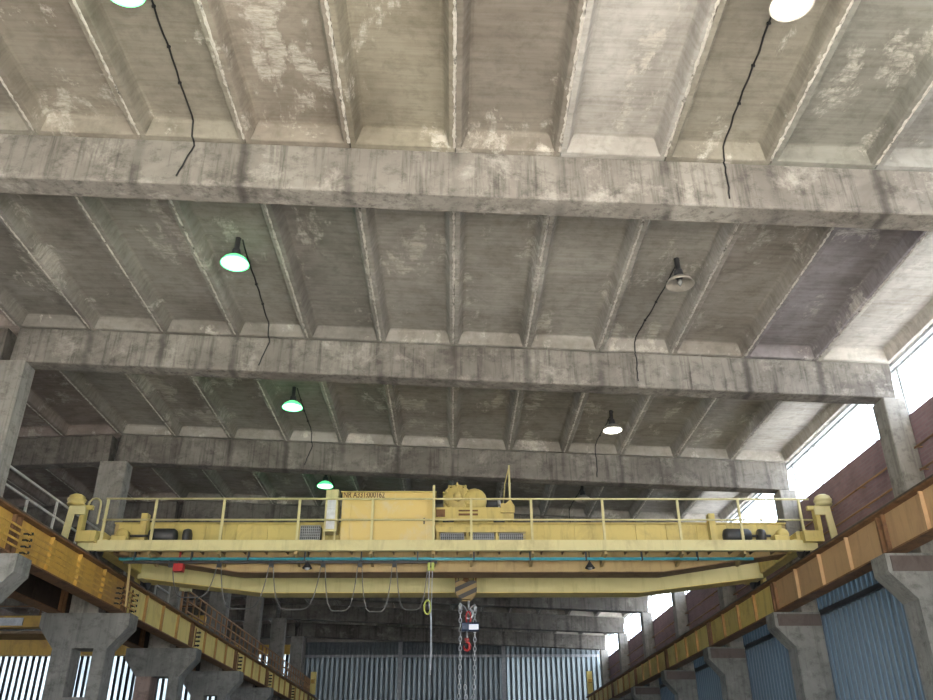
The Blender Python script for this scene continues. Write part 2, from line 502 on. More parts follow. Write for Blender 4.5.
# ------------------------------------------------------------------ columns
def col_name(i): return ORD[i] if i > 1 else 'nearest'
def left_column(i, y):
    e = empty('concrete_column', (0, y, 0))
    m = M_colblue
    b = MB(); b.bbox(-9.38, -8.66, -.25, .25, 5.32, 9.25 - .012, .035); up = b.build('upper_shaft', M_col, e)
    b = MB()
    # corbel head, two legs and cross ties
    b.prism([(-9.58, 4.5), (-8.27, 4.5), (-7.85, 5.0), (-7.85, 5.32), (-10.0, 5.32), (-10.0, 5.0)], 'Y', -.29, .29)
    b.build('corbel', m, e)
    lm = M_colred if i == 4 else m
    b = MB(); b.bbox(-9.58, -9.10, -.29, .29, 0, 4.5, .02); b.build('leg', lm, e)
    b = MB(); b.bbox(-8.60, -8.27, -.29, .29, 0, 4.5, .02); b.build('leg', m, e)
    for z0, z1 in ((3.0, 3.42), (1.2, 1.6), (0, .4)):
        b = MB(); b.box(-9.10, -8.60, -.27, .27, z0, z1); b.build('cross_tie', m, e)
    return e
def right_column(i, y):
    e = empty('concrete_column', (0, y, 0))
    b = MB(); b.bbox(8.66, 9.10, -.25, .25, 5.32, 9.632 - SL * 9.1 - .775, .02); b.build('upper_shaft', M_col, e)
    b = MB()
    b.prism([(8.37, 0), (9.10, 0), (9.10, 5.32), (7.94, 5.32), (7.94, 4.98), (8.37, 4.50)], 'Y', -.29, .29)
    b.build('corbel_shaft', M_colblue, e)
    b = MB(); b.box(8.02, 9.08, -.315, -.292, 4.99, 5.27); b.build('edge_channel', M_band, e)
    return e
LC = {2: 'left concrete column nearest the camera, its white railing behind it', 3: 'second left concrete column, standing behind the left crane end, with twin-legged foot',
      4: 'third left concrete column with a reddish twin-legged foot', 5: 'fourth left concrete column, below the pale girder', 6: 'fifth left concrete column, among the brown railings',
      7: 'sixth left concrete column in the far hall', 8: 'last left concrete column beside the dark end wall'}
RC = {2: 'right concrete column nearest the camera beside the bright window', 3: 'second right concrete column, behind the right crane end', 4: 'third right concrete column, just past the crane girders',
      5: 'fourth right concrete column along the window wall', 6: 'fifth right concrete column along the window wall', 7: 'sixth right concrete column in the far hall', 8: 'last right concrete column beside the end wall'}
for i, y in enumerate(BY):
    a = left_column(i, y); c = right_column(i, y)
    if i < 2:
        w = ['behind the camera view', 'at the near edge, beside the first roof beam'][i]
        tag(a, 'left concrete column ' + w, 'column'); tag(c, 'right concrete column ' + w, 'column')
    else:
        tag(a, LC[i], 'column', 'left columns'); tag(c, RC[i], 'column', 'right columns')

# ------------------------------------------------------------------ crane runway beams
def runway(y0, y1, x, inner, paint, nst, rail=True):
    """one I-section span with stiffeners; inner = direction of the hall"""
    L = y1 - y0
    e = empty('runway_beam', (x, y0, 5.33))
    b = MB(); b.box(-.011, .011, .01, L - .01, .028, .76); b.build('web', paint, e)
    b = MB(); b.box(-.18, .18, .01, L - .01, 0, .028); b.build('bottom_flange', M_rust, e)
    b = MB(); b.box(-.18, .18, .01, L - .01, .76, .79); b.build('top_flange', M_rust, e)
    for k in range(nst + 1):
        yy = .10 + (L - .2) * k / nst
        b = MB()
        wid = .035 if k in (0, nst) else .022
        b.box(-.085, .085, yy - wid, yy + wid, .03, .758)
        b.build('stiffener', M_rust if k in (0, nst) else (paint if paint != M_runpale else M_stiff), e)
    if rail:
        b = MB(); b.prism([(-.06, .79), (.06, .79), (.06, .805), (.015, .82), (.015, .87), (.035, .88), (.035, .905), (-.035, .905), (-.035, .88), (-.015, .87), (-.015, .82), (-.06, .805)], 'Y', .005, L - .005)
        b.build('crane_rail', M_rail, e)
    return e
for i in range(len(BY)):
    y0 = BY[i]; y1 = BY[i + 1] if i + 1 < len(BY) else YE - .35
    if i == 0: continue
    ns = 4 if i < 8 else 2
    e = runway(y0, y1, -8.2, 1, M_run if i < 3 else M_runpale, ns)
    tag(e, 'left yellow crane runway beam, %s span from the camera, resting on corbels' % ORD[i], 'beam', 'left runway beams')
    e = runway(y0, y1, 8.2, -1, M_runright if i < 3 else M_runpale, ns)
    tag(e, 'right %s crane runway beam, %s span from the camera, resting on corbels' % ('faded, flare-tinted tan' if i < 3 else 'yellow', ORD[i]), 'beam', 'right runway beams')
    e = runway(y0, y1, -9.72, 1, M_rustshade, 4 if i < 8 else 2)
    tag(e, 'dark runway beam of the left aisle, %s span, behind the yellow one' % ORD[i], 'beam', 'left aisle runway beams')
    # plate walkway between the two left runways, railing beside it
    L = y1 - y0
    b = MB(); b.box(-.62, .62, .02, L - .02, 0, .03)
    for k in range(1, 6): b.box(-.6, .6, L * k / 6 - .02, L * k / 6 + .02, -.07, 0)
    for k in (0,): pass
    # cut around columns: keep the plate between shafts only
    o = b.build('walkway_plate', M_rustshade, loc=(-8.98, y0 + .27, 6.125))
    o.scale = (.93, (L - .54) / L, 1)
    tag(o, 'rusty walkway plate beside the left runway, %s span from the camera' % ORD[i], 'walkway', 'left walkway plates')
    m = M_railwhite if i < 4 else M_railbrown
    far = i >= 4
    e = empty('walkway_railing', (-8.45 if far else -8.93, y0 + (.02 if far else .35), 6.16))
    Lr = L - (.04 if far else .7)
    for z in ((.95, .64, .33) if far else (1.15, .78, .40)):
        b = MB(); b.box(-.02, .02, 0, Lr, z - .022, z + .022); b.build('rail', m, e)
    n = 4 if i < 4 else 8
    for k in range(n + 1):
        yy = .03 + (Lr - .06) * k / n
        b = MB(); b.box(-.024, .024, yy - .024, yy + .024, 0, .95 if far else 1.15 if k % 2 == 0 else .78); b.build('post', m, e)
    tag(e, '%s railing on the left runway walkway, %s bay from the camera' % ('whitish' if i < 4 else 'rusty brown', ORD[i]), 'railing', 'left walkway railings')
    if L > 3:
        e = empty('wall_handrail', (8.98, y0 + .35, 6.9))
        for z in (0, .45):
            b = MB(); b.cyl((0, 0, z), (0, L - .7, z), .022, 8); b.build('rail', M_railbrown, e)
        for k in range(4):
            yy = .05 + (L - .8) * k / 3
            for zz in (0, .45):
                b = MB(); b.box(-.0, .13, yy - .012, yy + .012, zz - .012, zz + .012); b.build('bracket', M_railbrown, e)
        tag(e, 'thin brown handrail on the right wall, %s bay from the camera' % ORD[i], 'handrail', 'right wall handrails')
# end stops at the far end of both runways
for sx in (-1, 1):
    e = empty('end_stop', (8.2 * sx, YE - 1.2, 6.24)); tag(e, 'yellow end stop post at the far end of the %s runway' % ('left' if sx < 0 else 'right'), 'end stop')
    b = MB(); b.box(-.16, .16, -.1, .1, 0, 1.25); b.build('post', M_runpale, e)
    b = MB(); b.prism([(-.1, .6), (-.28, .62), (-.28, .8), (-.1, .85)], 'X', -.1, .1)
    b.build('bumper', M_run, e)
e = empty('junction_box', (-8.40, 26.9, 7.05)); tag(e, 'small pale yellow box on the left runway railing just past the crane', 'box')
b = MB(); b.box(-.1, .24, -.1, .1, -.1, .14); b.build('case', M_cranepale, e)
b = MB(); b.box(-.03, .03, -.03, .03, -.9, -.1); b.build('post', M_railbrown, e)
# conductor bars with insulators on the left runway web
CZ = (5.49, 5.61, 5.73, 5.85)
nm = ['lowest', 'second lowest', 'second highest', 'highest']
for k, z in enumerate(CZ):
    b = MB(); e = empty('conductor_bar', (-8.02, 9.8, z))
    b.box(-.008, .008, 0, 22.0 - 9.8, -.018, .018); b.build('bar', M_run, e)
    for j in (1, 2):
        yy = BY[j + 1] + .38 - 9.8 - (0 if j == 1 else 1.0)
        q = MB(); q.lathe([(.012, -.06), (.035, -.055), (.02, -.03), (.038, -.01), (.02, .01), (.03, .03), (.012, .035)], (.0, yy, 0), 10, 'X'); q.build('insulator', M_black, e)
        q = MB(); q.box(-.15, -.05, yy - .015, yy + .015, -.015, .015); q.build('bracket', M_dark, e)
    tag(e, 'yellow conductor bar along the left runway beam, %s of the four' % nm[k], 'conductor bar', 'left conductor bars')
for j in range(3, 9):
    yy = BY[j] + .5
    e = empty('insulator_stack', (-8.02, yy, 5.4))
    b = MB(); b.box(-.165, -.14, -.02, .02, .05, .62); b.build('bracket', M_rust, e)
    for k in range(4):
        b = MB(); b.lathe([(.012, -.13), (.035, -.12), (.02, -.08), (.04, -.05), (.02, -.02), (.035, 0), (.01, .01)], (0, 0, .1 + .13 * k), 10, 'X'); b.build('insulator', M_black, e)
    tag(e, 'black insulators on the left runway beam at the %s column from the camera' % ORD[j - 1], 'insulator', 'insulator stacks')

# ------------------------------------------------------------------ walls
def fluted(x0, y0, x1, y1, z0, z1, pitch, depth):
    """vertical channel profile sheet from (x0,y0) to (x1,y1)"""
    d = Vector((x1 - x0, y1 - y0, 0)); L = d.length; d.normalize(); n = Vector((-d.y, d.x, 0))
    k = int(L / pitch); p = L / k; pts = []
    for i in range(k):
        for u, w in ((0, 0), (.12, 1), (.62, 1), (.74, 0)):
            pts.append((i * p + u * p, w * depth))
    pts.append((L, 0))
    prof = [Vector((x0, y0, 0)) + d * u + n * w for u, w in pts]
    m = len(prof); b = MB()
    vs = [(q.x, q.y, z0) for q in prof] + [(q.x, q.y, z1) for q in prof]
    b.v += vs
    for i in range(m - 1):
        b.f.append([i, i + 1, m + i + 1, m + i]); b.mi.append(0 if i % 4 == 1 else 1); b.sm.append(False)
    return b
M_chrightd = mat_channel_glass('blue_channel_glass_edge', (.06, .085, .10), (.06, .10, .15), .03)
M_chendd = mat_plain('dark_channel_edge', (.125, .145, .155), .6)
# right wall, bottom to top: kerb, channel glass, ledge, channel glass, brick, window band, header
b = MB(); b.box(XR, XR + .3, YR, YE, 0, .9); tag(b.build('wall_right', M_brickgrey), kind='structure')
tag(fluted(XR + .06, YE, XR + .06, YR, .9, 5.25, .25, .05).build('wall_right', [M_chright, M_chrightd], fixn=False), kind='structure')
b = MB(); b.box(XR - .0, XR + .2, YR, YE, 5.25, 5.37); tag(b.build('trim_1', M_dark), kind='structure', label='dark ledge along the right glazing')
tag(fluted(XR + .06, YE, XR + .06, YR, 5.37, 6.15, .25, .05).build('wall_right', [M_chright, M_chrightd], fixn=False), kind='structure')
b = MB(); b.box(XR, XR + .3, YR, YE, 6.15, 8.10); tag(b.build('wall_right', M_brick), kind='structure')
b = MB(); b.box(XR, XR + .3, YR, YE, 9.262, 9.56); tag(b.build('trim_6', M_frame), kind='structure')
for i in range(10):
    y0 = YR + 6 * i; y1 = min(y0 + 6, YE)
    if y1 - y0 < 1: continue
    w = empty('window_%d' % (i + 1), (XR + .15, y0, 8.1)); tag(w, 'bright clerestory window strip in the right wall, bay %s' % (ORD[i + 1] if i < 9 else 'last'), kind='structure')
    L = y1 - y0
    b = MB(); b.box(-.004, .004, .03, L - .03, .03, 1.13); b.build('pane', M_glass, w)
    b = MB(); b.box(-.03, .03, .0, L, 0, .04); b.box(-.03, .03, 0, L, 1.12, 1.16)
    for k in range(5):
        yy = max(.02, min(L - .02, L * k / 4)); b.box(-.03, .03, yy - .02, yy + .02, .04, 1.12)
    b.build('window_frame', M_frame, w)
# end wall
for k, (x0, x1) in enumerate(((-9.0, -3.25), (-3.1, 3.1), (3.25, XR))):
    tag(fluted(x1, YE, x0, YE, 0, 8.45, .30, .06).build('wall_back', [M_chend if k < 2 else mat_channel_glass('brighter_end_channel_glass', (.24, .29, .32), (.34, .42, .47), .12, .4), M_chendd], fixn=False), kind='structure')
    tag(fluted(x1, YE, x0, YE, 8.6, 9.35, .30, .06).build('wall_back', [M_chend if k == 2 else M_chendd, M_chendd], fixn=False), kind='structure')
b = MB(); b.box(-9, XR, YE - .10, YE + .1, 8.45, 8.6); tag(b.build('trim_2', M_grille), kind='structure', label='horizontal steel rail across the end wall')
for n, x in enumerate((-3.175, 3.175)):
    b = MB(); b.box(x - .12, x + .12, YE - .14, YE + .06, 0, 9.4); tag(b.build('trim_%d' % (3 + n), M_grille), kind='structure', label='vertical steel post in the end wall')
b = MB(); b.prism([(-9.7, 9.35), (XR, 9.35), (XR, 9.7), (-9.7, 10.4)], 'Y', YE - .02, YE + .3); tag(b.build('wall_back', M_brickgrey), kind='structure')
b = MB(); b.box(-9.75, -8.98, YE - .25, YE + .2, 0, 9.6); tag(b.build('wall_back', M_brickgrey), kind='structure')
# left aisle: end wall with bright channel glazing, yellow lintel, far wall, added windows
YA = 51.0
tag(fluted(-9.7, YE - .3, XL, YE - .3, 1.0, 8.6, .36, .08).build('wall_back', [M_chlit, M_slot], fixn=False), kind='structure')
b = MB(); b.box(XL, -9.6, YE - .45, YE - .2, 8.6, 9.15); tag(b.build('trim_5', M_run), kind='structure', label='yellow lintel over the bright glazing of the left aisle')
b = MB(); b.box(XL, -9.0, YE - .35, YE, 9.15, 10.2); b.box(XL, -9.6, YE - .35, YE, 0, 1.0); tag(b.build('wall_back', M_brickgrey), kind='structure')
b = MB(); b.box(XL - .3, XL, YR, YE, 0, 5.2); b.box(XL - .3, XL, YR, YE, 7.0, 9.6); tag(b.build('wall_left', M_brickgrey), kind='structure')
for i in range(10):  # unseen windows, added to bring light into the left aisle
    y0 = YR + 6 * i; L = min(6, YE - y0)
    if L < 1: continue
    w = empty('window_%d' % (i + 20), (XL - .15, y0, 5.2)); tag(w, 'unseen window strip added in the far wall to light the left aisle', kind='structure')
    b = MB(); b.box(-.004, .004, .03, L - .03, .03, 1.77); b.build('pane', M_glass, w)
    b = MB(); b.box(-.03, .03, 0, L, 0, .05); b.box(-.03, .03, 0, L, 1.75, 1.8)
    for k in range(4): b.box(-.03, .03, max(0, L * k / 3 - .025), min(L, L * k / 3 + .025), .05, 1.75)
    b.build('window_frame', M_frame, w)
b = MB(); b.box(XL, XR + .3, YR - .3, YR, 5.4, 10.2); tag(b.build('wall_front', M_brickgrey), kind='structure')  # unseen wall behind the camera; its opening is sized to tune the daylight
b = MB(); b.box(XL, -8.4, YR - .3, YR, 0, 5.4); tag(b.build('wall_front', M_brickgrey), kind='structure')
# floor and the yard outside
b = MB(); b.box(XL, XR + .3, YR, YE + .3, -.2, 0); tag(b.build('floor', M_floor), kind='structure')
b = MB(); b.box(-90, 90, -80, 120, -.45, -.22); tag(b.build('floor', M_yard), kind='structure', label='pale yard outside the open end of the hall')

# ------------------------------------------------------------------ bridge crane
CR = empty('bridge_crane', (0, 0, 6.0))
tag(CR, 'yellow overhead bridge crane with a railed walkway, spanning the hall between both runways', 'crane')
def CP(b, name, mat, parent=CR, bevel=0, label=None):
    for i, v in enumerate(b.v): b.v[i] = (v[0], v[1], v[2] - 6.0)
    o = b.build(name, mat, parent, bevel=bevel)
    if label: o['label'] = label
    return o
def girder(y0, y1, zb, ztop, xt, zend):
    b = MB()
    poly = [(-8.1, ztop), (8.1, ztop), (8.1, zend), (7.9, zend), (xt, zb), (-xt, zb), (-7.9, zend), (-8.1, zend)]
    b.prism(poly, 'Y', y0, y1)
    return b
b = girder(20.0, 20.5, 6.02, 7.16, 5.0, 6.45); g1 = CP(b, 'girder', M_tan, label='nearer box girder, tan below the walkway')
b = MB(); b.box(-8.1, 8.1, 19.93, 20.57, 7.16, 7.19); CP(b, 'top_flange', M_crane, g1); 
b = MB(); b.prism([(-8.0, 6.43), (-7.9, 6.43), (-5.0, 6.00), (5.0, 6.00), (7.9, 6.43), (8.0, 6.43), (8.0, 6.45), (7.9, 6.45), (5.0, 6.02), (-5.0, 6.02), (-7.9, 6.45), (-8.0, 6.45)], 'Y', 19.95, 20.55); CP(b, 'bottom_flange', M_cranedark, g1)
b = MB(); b.box(-8.1, 8.1, 20.22, 20.28, 7.19, 7.25); CP(b, 'trolley_rail', M_rail, g1)
b = MB(); b.box(-8.0, 8.0, 19.965, 19.995, 6.55, 7.155); CP(b, 'web_plate', M_crane, g1, label='yellow web plate above the walkway')
for x in [-7.4 + .74 * k for k in range(21)]:
    b = MB(); b.box(x - .012, x + .012, 19.935, 19.966, 6.6, 7.15); CP(b, 'stiffener', M_crane, g1)
b = girder(22.0, 22.5, 5.94, 7.16, 4.85, 6.30); g2 = CP(b, 'girder', M_olive, label='farther box girder, pale yellow')
b = MB(); b.box(-8.1, 8.1, 21.93, 22.57, 7.16, 7.19); CP(b, 'top_flange', M_crane, g2)
b = MB(); b.prism([(-7.9, 6.28), (-4.85, 5.92), (4.85, 5.92), (7.9, 6.28), (7.9, 6.30), (4.85, 5.94), (-4.85, 5.94), (-7.9, 6.30)], 'Y', 21.95, 22.55); CP(b, 'bottom_flange', M_crane, g2)
b = MB(); b.box(-8.1, 8.1, 22.22, 22.28, 7.19, 7.25); CP(b, 'trolley_rail', M_rail, g2)
# walkway
b = MB(); b.box(-8.55, 8.45, 19.24, 19.96, 6.49, 6.54)
for k in range(34): b.box(-8.4 + .5 * k, -8.37 + .5 * k, 19.25, 19.96, 6.42, 6.49)
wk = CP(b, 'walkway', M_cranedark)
b = MB(); b.box(-8.55, 8.45, 19.18, 19.235, 6.33, 6.57); b.box(-8.55, 8.45, 19.235, 19.30, 6.33, 6.345); CP(b, 'fascia', M_cranepale, wk, label='pale yellow edge channel')
PX = [-6.92, -5.34, -3.58, -1.87, -.44, .44, 1.85, 3.53, 5.31, 6.75, 8.2]
PX2 = [-8.05] + PX
for x in PX[:-1]:
    b = MB(); b.prism([(19.24, 6.33), (19.93, 6.33), (19.93, 6.12), (19.86, 6.12), (19.24, 6.26)], 'X', x - .03, x + .03); CP(b, 'bracket', M_tan, wk)
# railing
rl = MB(); rl.cyl((-8.1, 19.21, 7.55), (8.45, 19.21, 7.55), .024, 8); rl = CP(rl, 'railing', M_cranepale)
b = MB(); b.cyl((-8.1, 19.21, 7.05), (8.45, 19.21, 7.05), .022, 8); CP(b, 'middle_rail', M_cranepale, rl)
for x in PX2:
    b = MB(); b.box(x - .028, x + .028, 19.19, 19.235, 6.57, 7.88 if abs(x + .44) < .01 else 7.55); CP(b, 'rail_post', M_cranepale, rl)
# arched railing end (left) and return
for sx, x in ((-1, -8.35), (1, 8.45)):
    b = MB(); pts = [(x - .14, 19.21, 6.6), (x - .14, 19.21, 7.42)] + [(x - .14 + .14 * (1 - math.cos(a)), 19.21, 7.42 + .14 * math.sin(a)) for a in [PI * k / 6 for k in range(1, 6)]] + [(x + .14, 19.21, 7.42), (x + .14, 19.21, 6.95)]
    if sx > 0: continue
    b.tube(pts, .024, 8); CP(b, 'end_loop', M_cranepale, rl)
# end trucks with wheels, buffers, guard plates
for sx in (-1, 1):
    x = 8.2 * sx
    b = MB(); b.bbox(x - .17, x + .17, 19.28, 23.4, 6.42, 6.80, .03); et = CP(b, 'end_truck', M_crane)
    for yy in (19.45, 22.95):
        b = MB(); b.lathe([(.17, -.07), (.25, -.07), (.25, -.045), (.21, -.04), (.21, .04), (.25, .045), (.25, .07), (.17, .07)], (x, yy, 6.455), 24, 'X'); CP(b, 'wheel', M_dark, et)
        b = MB(); b.box(x - .26, x - .175, yy - .16, yy + .16, 6.36, 6.62); CP(b, 'axle_box', M_crane, et)
        b = MB(); b.box(x + .175, x + .26, yy - .16, yy + .16, 6.36, 6.62); CP(b, 'axle_box', M_crane, et)
    b = MB(); b.prism([(x + sx * .22, 7.22), (x + sx * .22 + sx * .02, 7.30), (x + sx * .60, 7.30), (x + sx * .66, 6.50), (x + sx * .50, 6.50), (x + sx * .46, 7.1), (x + sx * .22, 7.1)], 'Y', 18.93, 18.98)
    CP(b, 'guard_plate', M_cranepale, et)
    b = MB(); b.box(x + sx * .26, x + sx * .36, 19.0, 19.2, 6.75, 7.28); b.box(x + sx * .1, x + sx * .6, 19.0, 19.1, 7.24, 7.33); b.box(x - .08, x + sx * .36 if sx > 0 else x + .08, 19.02, 19.28, 6.5, 6.75) if sx > 0 else b.box(x - .36, x + .08, 19.02, 19.28, 6.5, 6.75); CP(b, 'upright', M_crane, et)
    b = MB(); b.lathe([(.08, -.14), (.18, -.13), (.20, -.09), (.17, -.06), (.205, -.03), (.205, .02), (.17, .05), (.18, .08), (.10, .13), (.04, .14)], (x + sx * .50, 19.02, 7.46), 18, 'Z'); CP(b, 'buffer', M_crane if sx < 0 else M_cranepale, et)
    # travel drive on the walkway
    x2 = sx * 7.75
    b = MB(); b.bbox(x2 - .17, x2 + .17, 19.42, 19.72, 6.56, 6.76, .03); b.lathe([(.05, -.1), (.14, -.1), (.14, .1), (.05, .1)], (x2 + .05, 19.55, 6.78), 16, 'Y'); CP(b, 'gearbox', M_crane, et, label='yellow travel gearbox')
    x3 = sx * 6.75
    b = MB(); b.lathe([(.06, -.34), (.15, -.32), (.17, -.26), (.17, .24), (.12, .30), (.05, .32)], (x3, 19.55, 6.76), 18, 'X'); b.box(x3 - .2, x3 + .2, 19.42, 19.68, 6.545, 6.62); CP(b, 'drive_motor', M_dark, et)
    b = MB(); b.lathe([(.03, -.08), (.17, -.07), (.19, 0), (.17, .07), (.03, .08)], (x3 + .55, 19.55, 6.74), 18, 'X'); b.box(x3 + .47, x3 + .63, 19.47, 19.63, 6.545, 6.6); CP(b, 'brake_drum', M_dark, et)
    b = MB(); b.cyl((x3 - .3, 19.55, 6.76), (x2 + (.22 if sx < 0 else -.22), 19.55, 6.76), .03, 8); CP(b, 'shaft', M_dark, et)
    b = MB(); b.box(x3 - sx * .0 - .62, x3 - .47, 19.60, 19.8, 6.55, 7.32); CP(b, 'junction_box', M_crane, et)
# electrical cabinet
b = MB(); b.box(-2.62, -.42, 19.42, 19.90, 6.56, 7.77); cab = CP(b, 'electrical_cabinet', M_cabinet, bevel=.012, label='large blotchy yellow cabinet')
b = MB(); b.box(-2.40, -.60, 19.395, 19.42, 6.62, 7.63); CP(b, 'door', M_cabinet, cab, bevel=.006)
b = MB(); b.box(-.68, -.65, 19.375, 19.396, 7.0, 7.14); CP(b, 'handle', M_dark, cab)
b = MB(); b.box(-2.66, -.38, 19.38, 19.94, 7.77, 7.795); CP(b, 'lid', M_crane, cab)
cu = bpy.data.curves.new('lettering', 'FONT'); cu.body = 'NR A331:000162'; cu.size = .20; cu.offset = .002; cu.extrude = .002; cu.space_character = 1.0
to = bpy.data.objects.new('lettering', cu); link(to); to.data.materials.append(M_text)
bpy.context.view_layer.update()
dg = bpy.context.evaluated_depsgraph_get(); me = bpy.data.meshes.new_from_object(to.evaluated_get(dg)); bpy.data.objects.remove(to)
w = max(v.co.x for v in me.vertices)
lt = bpy.data.objects.new('lettering', me)
if not me.materials: me.materials.append(M_text)
lt.location = (-2.60, 19.414, 7.648 - 6.0); lt.rotation_euler = (PI / 2, 0, 0); lt.scale = (.98 / w, 1, 1); link(lt, cab)
# narrow pale cabinet on legs
b = MB(); b.box(-3.02, -2.72, 19.45, 19.80, 6.84, 7.86); nc = CP(b, 'narrow_cabinet', M_cranepale, bevel=.01, label='narrow pale cabinet on legs')
b = MB(); b.box(-2.97, -2.77, 19.435, 19.45, 6.9, 7.62); b.box(-2.97, -2.77, 19.425, 19.436, 7.38, 7.41); b.box(-2.97, -2.77, 19.425, 19.436, 7.12, 7.15); CP(b, 'panel', M_white, nc)
for x in (-3.0, -2.76):
    b = MB(); b.box(x - .018, x + .018, 19.47, 19.51, 6.545, 6.84); CP(b, 'leg', M_cranepale, nc)
# braking resistors
def resistor(x0, x1, z1):
    b = MB()
    n = int((x1 - x0) / .045)
    b.box(x0, x1, 19.66, 19.90, 6.56, z1)
    b.cur = 1
    for k in range(n + 1):
        x = x0 + (x1 - x0) * k / n; b.box(x - .011, x + .008, 19.60, 19.62, 6.56, z1)
    m = max(3, int((z1 - 6.56) / .06))
    for k in range(m + 1):
        z = 6.56 + (z1 - 6.56) * k / m; b.box(x0, x1, 19.592, 19.61, z - .006, z + .006)
    o = CP(b, 'resistor_box', [M_dark, M_grille], label='grey mesh resistor box')
    return o
resistor(-3.58, -3.12, 7.02)
for x0, x1 in ((-.27, .27), (.46, .98), (1.12, 1.72)):
    resistor(x0, x1, 6.84)
b = MB(); b.box(-.38, 1.74, 19.56, 19.94, 6.86, 6.98)
for x in (-.34, .36, 1.05, 1.70): b.box(x - .03, x + .03, 19.6, 19.9, 6.545, 6.86)
CP(b, 'resistor_frame', M_crane)
# conduit, work lamps, warning box below the walkway
b = MB(); b.cyl((-7.65, 19.46, 6.20), (7.0, 19.46, 6.20), .036, 10); cd = CP(b, 'conduit', M_blue, label='long blue conduit')
for x in [-7.3 + 1.3 * k for k in range(11)]:
    b = MB(); b.box(x - .015, x + .015, 19.42, 19.50, 6.16, 6.45); CP(b, 'clip', M_dark, cd)
for x in (-3.35, 3.2):
    b = MB(); b.cyl((x, 19.6, 6.45), (x, 19.6, 6.16), .012, 6); b.lathe([(.03, .14), (.05, .1), (.12, .0), (.115, -.005), (.03, .09)], (x, 19.6, 6.02), 16); wl = CP(b, 'work_lamp', M_black)
    b = MB(); b.lathe([(.01, -.055), (.05, -.04), (.06, 0), (.03, .05)], (x, 19.6, 6.03), 12); CP(b, 'bulb', M_white if x < 0 else M_bulb_off, wl)
b = MB(); b.box(-6.42, -6.2, 19.55, 19.72, 5.95, 6.12); b.box(-6.34, -6.30, 19.6, 19.64, 6.12, 6.45); CP(b, 'signal_box', M_red, label='small red box')
b = MB(); b.tube([(-7.5, 19.7, 6.45), (-7.4, 19.7, 5.2)], .03, 8); CP(b, 'ladder_post', M_tan)

# festoon cable loops below the walkway
FX = [-5.35, -3.2 - .62, -2.55, -1.42, -.46]
fz = empty('festoon_cable', (0, 19.62, 6.1)); tag(fz, 'grey cable hanging in loops from small trolleys below the crane walkway', 'cable')
b = MB(); b.box(-7.6, -.35, -.02, .02, .035, .085); b.build('track', M_dark, fz)
FX = [-6.5, -5.39, -4.19, -2.99, -2.14, -1.34, -.52]
for i, x in enumerate(FX):
    b = MB(); b.box(x - .05, x + .05, -.035, .035, -.05, .035); b.cyl((x - .03, 0, .09), (x + .03, 0, .09), .03, 8); b.build('cable_trolley', M_dark, fz)
for x0, x1, dip in [(FX[i], FX[i + 1], (.7, .95, .97, 1.0, 1.02, .98)[i]) for i in range(6)]:
    b = MB(); pts = []
    xa, xb = x0 + .05, x1 - .05
    for k in range(21):
        t = k / 20; u = 2 * t - 1
        pts.append((xa + (xb - xa) * (.5 + .5 * math.copysign(abs(u) ** .55, u)), .015 * math.sin(9 * t), -.04 - dip * (1 - abs(u) ** 2.6)))
    b.tube(pts, .013, 6); b.build('cable_loop', M_cable, fz)

# ------------------------------------------------------------------ trolley
T = empty('hoist_trolley', (0, 0, 7.25)); tag(T, 'yellow hoist trolley with drum and pole, sitting on top of the crane girders', 'trolley')
def TP(b, name, mat, parent=T, bevel=0, label=None):
    for i, v in enumerate(b.v): b.v[i] = (v[0], v[1], v[2] - 7.25)
    o = b.build(name, mat, parent, bevel=bevel)
    if label: o['label'] = label
    return o
b = MB()
b.box(-.45, 1.50, 20.05, 20.14, 7.30, 7.60); b.box(-.45, 1.50, 22.3, 22.4, 7.30, 7.60)
b.box(-.45, -.33, 20.14, 22.3, 7.34, 7.58); b.box(1.38, 1.50, 20.14, 22.3, 7.34, 7.58); b.box(-.33, 1.38, 21.3, 21.4, 7.34, 7.58)
b.box(-.33, 1.38, 20.5, 20.6, 7.34, 7.58)
TP(b, 'frame', M_crane)
for x0, x1, z0, z1 in ((.15, .62, 7.40, 7.44), (.15, .62, 7.50, 7.53), (-.40, -.18, 7.36, 7.54)):
    b = MB(); b.box(x0, x1, 20.02, 20.05, z0, z1); TP(b, 'side_plate', M_rust)
for x in (-.1, 1.15):
    for y in (20.25, 22.25):
        b = MB(); b.lathe([(.06, -.06), (.15, -.06), (.15, -.04), (.12, -.035), (.12, .035), (.15, .04), (.15, .06), (.06, .06)], (x, y, 7.365), 18, 'Y'); TP(b, 'wheel', M_dark)
# drum / gear casing: two ribbed round casings with bolted flanges
b = MB()
b.lathe([(.12, -.32), (.30, -.31), (.36, -.25), (.36, -.19), (.33, -.17), (.33, .17), (.36, .19), (.36, .25), (.30, .31), (.12, .32)], (.12, 20.62, 7.93), 20, 'Y')
b.box(-.2, .45, 20.35, 20.9, 7.60, 7.80)
ge = TP(b, 'gear_casing', M_crane)
b = MB(); b.lathe([(.10, -.38), (.26, -.36), (.31, -.28), (.31, .28), (.26, .35), (.10, .36)], (.55, 20.66, 7.88), 18, 'Y'); b.box(.4, .8, 20.4, 20.9, 7.60, 7.8); TP(b, 'gear_casing', M_crane)
for k in range(12):
    a = 2 * PI * k / 12
    b = MB(); b.lathe([(.015, -.03), (.032, -.03), (.032, .02), (.015, .02)], (.12 + .315 * math.sin(a), 20.30, 7.93 + .315 * math.cos(a)), 8, 'Y'); TP(b, 'bolt', M_crane, ge)
